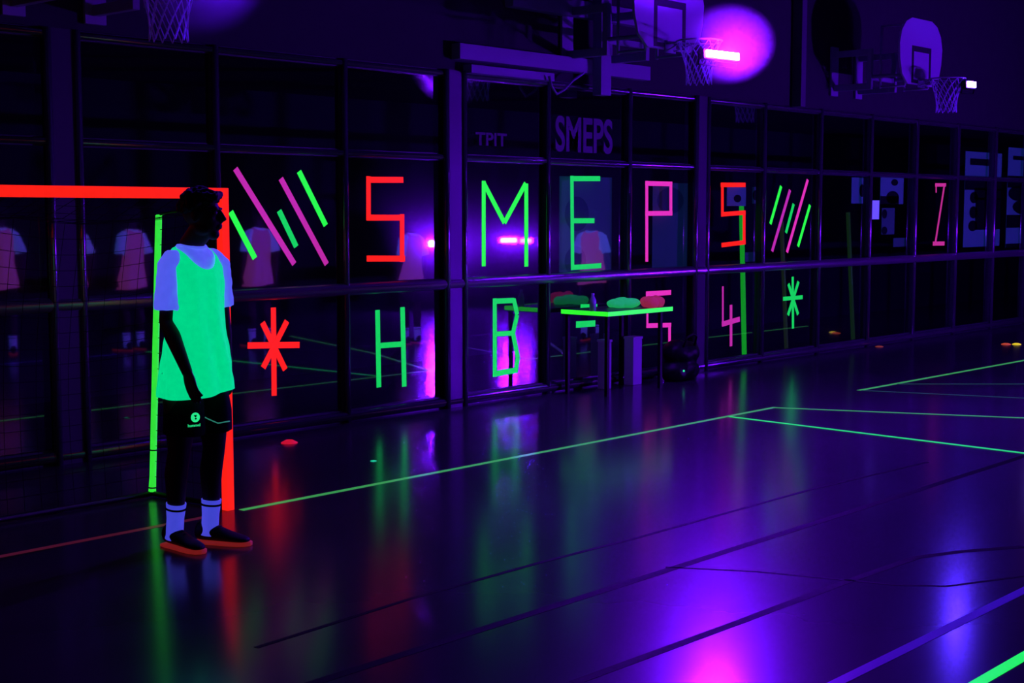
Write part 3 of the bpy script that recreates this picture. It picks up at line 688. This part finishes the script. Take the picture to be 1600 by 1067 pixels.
def make_person(detail=True, head_off=(0, .005), bib_mat=BIB, shirt_mat=SHIRT, head_turn=0.0, arms=None, feet=None, vox=.006, name='person'):
    root = empty(name)
    HTR = Matrix.Rotation(head_turn, 3, 'Z'); hcn = Vector((head_off[0], head_off[1], 0))
    def hp(x, y, z): return HTR @ Vector((x, y, 0)) + Vector((0, 0, z)) + hcn
    # ---- body: one skin surface
    bm = bmesh.new()
    loft(bm, [(0, 0, .80, .12, .09), (0, 0, .88, .15, .105), (0, 0, .97, .145, .105), (0, -.005, 1.08, .130, .095), (0, -.005, 1.2, .122, .095), (0, 0, 1.31, .130, .10), (0, .005, 1.39, .125, .093), (0, .01, 1.44, .105, .078), (0, .012, 1.475, .07, .062)])
    tube(bm, [(0, .018, 1.42), (0, .012, 1.50), hp(0, 0, 1.58)], [.066, .057, .058], 20)
    for sx in (-1, 1):
        sh, el, wr = arms[sx]
        tube(bm, [(sx * .09, .005, 1.41), sh, Vector(sh).lerp(Vector(el), .45), el, Vector(el).lerp(Vector(wr), .3), wr], [.050, .050, .043, .037, .039, .0255], 16)
        dv = (Vector(wr) - Vector(el)).normalized()
        hand(bm, Vector(wr) - dv * .01, dv + Vector((0, 0, -.35)), Vector((-sx, .0, 0)), sx, .45)
        fx, fy, fa = feet[sx]
        kn = Vector((fx * .5 + sx * .055, fy * .4 - .02, .49)); an = Vector((fx, fy, .09))
        tube(bm, [(sx * .085, 0, .88), Vector((sx * .09, 0, .80)), Vector((sx * .09, -.005, .70)).lerp(kn, .3), kn, kn.lerp(an, .3) + Vector((0, .015, 0)), kn.lerp(an, .7), an, an - Vector((0, 0, .04))], [.095, .092, .078, .055, .056, .042, .036, .036], 18)
    # head
    ball(bm, hp(0, .014, 1.672), (.074, .092, .092), 24, HTR)
    ball(bm, hp(0, -.022, 1.618), (.060, .068, .088), 24, HTR)
    ball(bm, hp(0, -.052, 1.548), (.030, .030, .028), 16, HTR)          # chin
    for sx in (-1, 1):
        ball(bm, hp(sx * .042, -.005, 1.572), (.022, .045, .028), 12, HTR)   # jaw
        ball(bm, hp(sx * .036, -.060, 1.625), (.022, .016, .018), 12, HTR)   # cheekbone
        if detail:
            ball(bm, hp(sx * .077, .012, 1.635), (.008, .018, .030), 12, HTR)    # ear
            ball(bm, hp(sx * .028, -.080, 1.672), (.022, .010, .007), 12, HTR)   # brow
    tube(bm, [hp(0, -.084, 1.668), hp(0, -.098, 1.642), hp(0, -.111, 1.623), hp(0, -.088, 1.610)], [.008, .010, .013, .011], 10)
    for sx in (-1, 1): ball(bm, hp(sx * .012, -.096, 1.619), (.009, .010, .008), 10, HTR)
    ball(bm, hp(0, -.086, 1.590), (.022, .012, .006), 12, HTR); ball(bm, hp(0, -.083, 1.578), (.020, .012, .007), 12, HTR)
    me = remesh(bm, vox, 2); link('body', me, SKIN, root)
    if detail:
        for sx in (-1, 1):
            bm = bmesh.new(); ball(bm, hp(sx * .030, -.0765, 1.652), (.012, .009, .008), 14, HTR); obj('eye', bm, mat('eyeball', (.25, .22, .3), .3), root, True)
    # ---- hair: short curls
    random.seed(11); bm = bmesh.new()
    ball(bm, hp(0, .020, 1.688), (.079, .094, .082), 24, HTR)
    for k in range(230):
        u = random.random() * 2 * PI; v = math.asin(random.uniform(-.35, 1))
        x, y, z = .083 * math.cos(v) * math.cos(u), .100 * math.cos(v) * math.sin(u), .090 * math.sin(v)
        hairline = .018 if y < -.035 else (-.015 if y < .03 else -.045)
        if z < hairline: continue
        r = random.uniform(.009, .015)
        ball(bm, hp(x, .018 + y - (.006 if y < -.05 and z > .03 else 0), 1.682 + z), r, 8, HTR)
    for k in range(26):
        x = random.uniform(-.05, .05); ball(bm, hp(x * .9, -.074 - random.random() * .010, 1.738 + random.uniform(-.012, .012)), random.uniform(.009, .012), 8, HTR)
    # keep hair off the face
    hair = remesh(bm, .006 if detail else .01, 1)
    inv = HTR.transposed()
    def fh(p):
        q = inv @ (p - hcn); return (1.70 - q.z) if q.y < -.058 else -1
    hair = clip(hair, fh)
    link('hair', hair, HAIR, root)
    # ---- shirt
    bm = bmesh.new()
    loft(bm, [(0, 0, .86, .146, .112), (0, 0, .97, .146, .112), (0, 0, 1.08, .132, .104), (0, 0, 1.2, .132, .106), (0, 0, 1.31, .142, .112), (0, .005, 1.39, .140, .106), (0, .01, 1.445, .122, .093), (0, .012, 1.475, .09, .078), (0, .012, 1.497, .070, .069)])
    for sx in (-1, 1):
        sh, el, wr = [Vector(q) for q in arms[sx]]
        en = sh.lerp(el, .80)
        tube(bm, [(sx * .08, .005, 1.415), (sx * .12, .005, 1.415), sh + Vector((sx * .002, 0, .0)), sh.lerp(el, .4), en], [.058, .062, .062, .062, .064], 20)
    me = remesh(bm, .007 if detail else .012, 3)
    bm = bmesh.new(); bm.from_mesh(me)
    for v in bm.verts:
        v.co += v.normal * (.010 * noise.noise(Vector((v.co.x * 9, v.co.y * 9, v.co.z * 5))) + .004 * noise.noise(v.co * 30))
    bm.to_mesh(me); bm.free()
    me = clip(me, lambda p: -1 if math.hypot(p.x, p.y - .012) > .067 or p.z < 1.47 else 1)
    link('shirt', me, shirt_mat, root)
    if detail:
        bm = bmesh.new()
        tube(bm, [(.066 * math.cos(k * PI / 16), .008 + .068 * math.sin(k * PI / 16), 1.494 - .012 * (1 if math.sin(k * PI / 16) < 0 else .2) * abs(math.sin(k * PI / 16))) for k in range(33)], .0085, 8, cap=False)
        obj('collar', bm, shirt_mat, root, True)
    # ---- bib
    bm = bmesh.new()
    loft(bm, [(0, -.01, .70, .200, .168), (0, -.01, .80, .198, .164), (.002, -.010, .93, .180, .148), (.006, -.008, 1.08, .150, .126), (.006, 0, 1.2, .148, .124), (.004, 0, 1.31, .158, .128), (0, .005, 1.39, .158, .120), (0, .01, 1.44, .134, .106), (0, .012, 1.475, .100, .090), (0, .012, 1.51, .07, .08)])
    me = remesh(bm, .009 if detail else .014, 3)
    bm = bmesh.new(); bm.from_mesh(me)
    for v in bm.verts:
        k = min(max((1.42 - v.co.z) / .5, 0), 1); a = math.atan2(v.co.y, v.co.x)
        v.co += Vector((v.co.x, v.co.y, 0)).normalized() * (k * (.009 * math.sin(a * 7 + v.co.z * 3) + .014 * noise.noise(Vector((a * 2.2, v.co.z * 2, 3)))) + .004 * noise.noise(v.co * 16))
    bm.to_mesh(me); bm.free()
    me = clip(me, lambda p: .775 + .018 * math.sin(p.x * 9) - p.z)
    def fa(p):
        if abs(p.x) < .10: return -1
        e = (p.y / .098) ** 2 + ((p.z - 1.30) / (.185)) ** 2
        return max(1 - e, (p.z - 1.30) if abs(p.x) > .150 and p.z > 1.32 and abs(p.y) < .098 else -1) if abs(p.x) > .12 else -1
    me = clip(me, lambda p: (abs(p.x) - .132 - max(0, (1.24 - p.z)) * .7 - max(0, p.z - 1.24) * .05) if p.z > 1.08 else -1)
    me = clip(me, lambda p: 1 - (p.x / .098) ** 2 - ((p.z - 1.515) / (.135 if p.y < 0.01 else .06)) ** 2)
    o = link('bib', me, bib_mat, root); md = o.modifiers.new('s', 'SOLIDIFY'); md.thickness = .003
    # ---- shorts
    bm = bmesh.new()
    loft(bm, [(0, -.004, .76, .148, .108), (0, -.004, .86, .138, .104), (0, 0, .98, .132, .098)])
    for sx in (-1, 1):
        fx, fy, fa_ = feet[sx]
        loft(bm, [(sx * .082 + fx * .25 * 0, -.012, .575, .098, .112), (sx * .082, -.008, .68, .096, .112), (sx * .074, -.006, .80, .082, .104), (sx * .06, 0, .88, .075, .09)])
    me = remesh(bm, .008 if detail else .014, 2)
    bm = bmesh.new(); bm.from_mesh(me)
    for v in bm.verts: v.co += v.normal * .006 * noise.noise(Vector((v.co.x * 14, v.co.y * 14, v.co.z * 5)))
    bm.to_mesh(me); bm.free()
    shorts = link('shorts', me, SHORTS, root)
    # ---- socks and shoes
    for sx in (-1, 1):
        fx, fy, fa_ = feet[sx]; kn = Vector((fx * .5 + sx * .055, fy * .4 - .02, .49)); an = Vector((fx, fy, .09))
        def lp(z): return kn.lerp(an, (.49 - z) / .40)
        zt = .225
        bm = bmesh.new(); tube(bm, [lp(.045), lp(.08), lp(.15), lp(zt)], [.046, .043, .043, .050], 24)
        s = obj('sock', bm, SOCK, root, True)
        bm = bmesh.new(); tube(bm, [lp(zt - .030), lp(zt - .020)], .0505, 24); obj('sock_stripe', bm, STRIPE, s, True)
        # shoe, toes along -y then turned by fa_
        def shoe_loft(bm, secs):
            rings = []
            for y, hw, z0, z1 in secs:
                rings.append([bm.verts.new((hw * math.cos(t) * (1 if math.sin(t) > -.2 else .96), y, z0 + (z1 - z0) * (.5 + .5 * math.sin(t)))) for t in [2 * PI * k / 20 for k in range(20)]])
            for r0, r1 in zip(rings, rings[1:]):
                for k in range(20): bm.faces.new((r0[k], r0[(k + 1) % 20], r1[(k + 1) % 20], r1[k]))
            bm.faces.new(rings[0][::-1]); bm.faces.new(rings[-1])
        MT = Matrix.Translation((fx, fy, 0)) @ Matrix.Rotation(fa_, 4, 'Z')
        bm = bmesh.new(); shoe_loft(bm, [(.078, .018, .03, .075), (.068, .034, .018, .112), (.035, .040, .015, .118), (0, .042, .015, .108), (-.05, .043, .014, .092), (-.10, .046, .013, .070), (-.15, .047, .013, .055), (-.19, .040, .014, .044), (-.212, .018, .018, .034)])
        bm.transform(MT); sh_ = obj('shoe', bm, SHOE, root, True)
        md = sh_.modifiers.new('s', 'SUBSURF'); md.levels = 1; md.render_levels = 2
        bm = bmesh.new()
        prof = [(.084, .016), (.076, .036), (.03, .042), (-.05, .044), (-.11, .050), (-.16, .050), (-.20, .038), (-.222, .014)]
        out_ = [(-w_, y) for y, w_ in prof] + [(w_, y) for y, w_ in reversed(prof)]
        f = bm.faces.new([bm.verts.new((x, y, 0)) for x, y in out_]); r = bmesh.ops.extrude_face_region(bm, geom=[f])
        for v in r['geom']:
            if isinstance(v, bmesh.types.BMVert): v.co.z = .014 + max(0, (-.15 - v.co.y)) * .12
        bm.transform(MT); tag(obj('sole', bm, SOLE, sh_, True, bevel=.004), 'rubber sole with a red glow set in its material')
        if detail:
            for j in range(4):
                y = -.03 - .022 * j; bm = bmesh.new(); zz = .101 - .0115 * j
                tube(bm, [(-.024, y, zz - .006), (0, y - .004, zz + .003), (.024, y, zz - .006)], .003, 6); bm.transform(MT); obj('lace', bm, mat('dark_lace', (.02, .02, .05), .8), sh_, True)
    return root, shorts

kx, ky = 4.062, 5.781
KROT = math.radians(2)
arms = {-1: ((-.126, .005, 1.402), (-.155, .010, 1.13), (-.165, -.160, .89)),
        1: ((.150, .005, 1.402), (.198, .03, 1.13), (.205, .01, .87))}
feet = {-1: (-.094, .066, math.radians(1)), 1: (.073, .003, math.radians(27))}
keeper, shorts = make_person(True, (.028, -.048), BIB, SHIRT, math.radians(31), arms, feet, .006)
keeper.location = (kx, ky, 0); keeper.rotation_euler = (0, 0, KROT)
tag(keeper, 'person in a glowing green bib over a white shirt, black shorts, standing in the goal', 'person')
bpy.context.view_layer.update()
# print on the shorts
MW = Matrix.Translation((kx, ky, 0)) @ Matrix.Rotation(KROT, 4, 'Z')
tree = BVHTree.FromPolygons([MW @ v.co for v in shorts.data.vertices], [p.vertices[:] for p in shorts.data.polygons])
MWI = MW.inverted()
def hit(x, y):
    loc, n, i, d = tree.ray_cast(CP, ray(x, y).normalized())
    return (loc, n) if loc else (None, None)
def decal_frame(x, y):
    loc, n = hit(x, y)
    if not loc: return None
    r = Vector((0, 0, 1)).cross(n).normalized(); u = n.cross(r)
    return MWI @ Matrix(((r.x, u.x, n.x, loc.x + n.x * .002), (r.y, u.y, n.y, loc.y + n.y * .002), (r.z, u.z, n.z, loc.z + n.z * .002), (0, 0, 0, 1)))
fr_ = decal_frame(305, 652)
if fr_:
    bm = bmesh.new(); bmesh.ops.create_cone(bm, cap_ends=True, segments=28, radius1=.0235, radius2=.0235, depth=.002); bm.transform(fr_); e = obj('emblem', bm, LOGO, shorts)
    bm = bmesh.new()
    for dx, dz, r_ in ((0, .006, .0055), (.001, -.006, .0050)):
        ret = bmesh.ops.create_cone(bm, cap_ends=True, segments=14, radius1=r_, radius2=r_, depth=.003, matrix=Matrix.Translation((dx, dz, .0005)))
    for s in (-1, 1): bmesh.ops.create_cube(bm, size=1, matrix=Matrix.Translation((s * .006, .010, .0005)) @ Matrix.Rotation(s * -.8, 4, 'Z') @ Matrix.Diagonal((.008, .002, .003, 1)))
    bm.transform(fr_); obj('emblem_mark', bm, SHORTS, e)
fr_ = decal_frame(303, 664)
if fr_:
    me = text_mesh('hummel', .020, .0012); xs = [v.co.x for v in me.vertices]; c = (max(xs) + min(xs)) / 2
    bm = bmesh.new(); bm.from_mesh(me); bmesh.ops.translate(bm, verts=bm.verts[:], vec=(-c, -.008, 0))
    wdt = max(xs) - min(xs); bmesh.ops.scale(bm, vec=(.062 / wdt, 1, 1), verts=bm.verts[:]); bm.transform(fr_); obj('wordmark', bm, LOGO, shorts)
pts = []
for k in range(14):
    x = 320 + 38 * k / 13; y = 652 + 9 * min(1, (x - 320) / 20) - 3 * max(0, (x - 341) / 17)
    l, n = hit(x, y)
    if l: pts.append(MWI @ (l + n * .002))
if len(pts) > 2:
    bm = bmesh.new(); tube(bm, pts, .003, 6); obj('piping', bm, SEAM, shorts, True)

# players out on the court to the right: they show as reflections in the glass
armsp = {-1: ((-.155, .005, 1.402), (-.23, .04, 1.14), (-.24, -.03, .88)), 1: ((.155, .005, 1.402), (.24, .04, 1.14), (.25, -.02, .88))}
feetp = {-1: (-.11, .0, math.radians(-8)), 1: (.11, .0, math.radians(10))}
pl, _ = make_person(False, (0, .0), BIBP, SHIRTP, 0, armsp, feetp, .012)
tag(pl, 'person in a pink bib over a white shirt out on the court', 'person', 'players out on the court')
spots = [(643, 125, .93, 0, 'person in a pink bib and white shirt, reflected right of the large orange S'),
         (405, 127, .98, .1, 'person in a pink bib and white shirt, reflected behind the slanted bars'),
         (207, 131, .97, -.15, 'person in a pink bib, reflected beside the green goal pole'),
         (112, 132, .97, .2, 'person reflected at the wide post left of the goal pole'),
         (2, 136, .99, .3, 'person reflected at the left edge of the picture'),
         (925, 122, .95, 1.3, 'person seen sideways, reflected inside the green E')]
for i, (x, s, k, a, lab) in enumerate(spots):
    o = pl if i == 0 else copy_tree(pl)
    q = mirror_real(x, s, 0); o.location = q; o.scale = (k, k, k); o.rotation_euler = (0, 0, a); o['label'] = lab
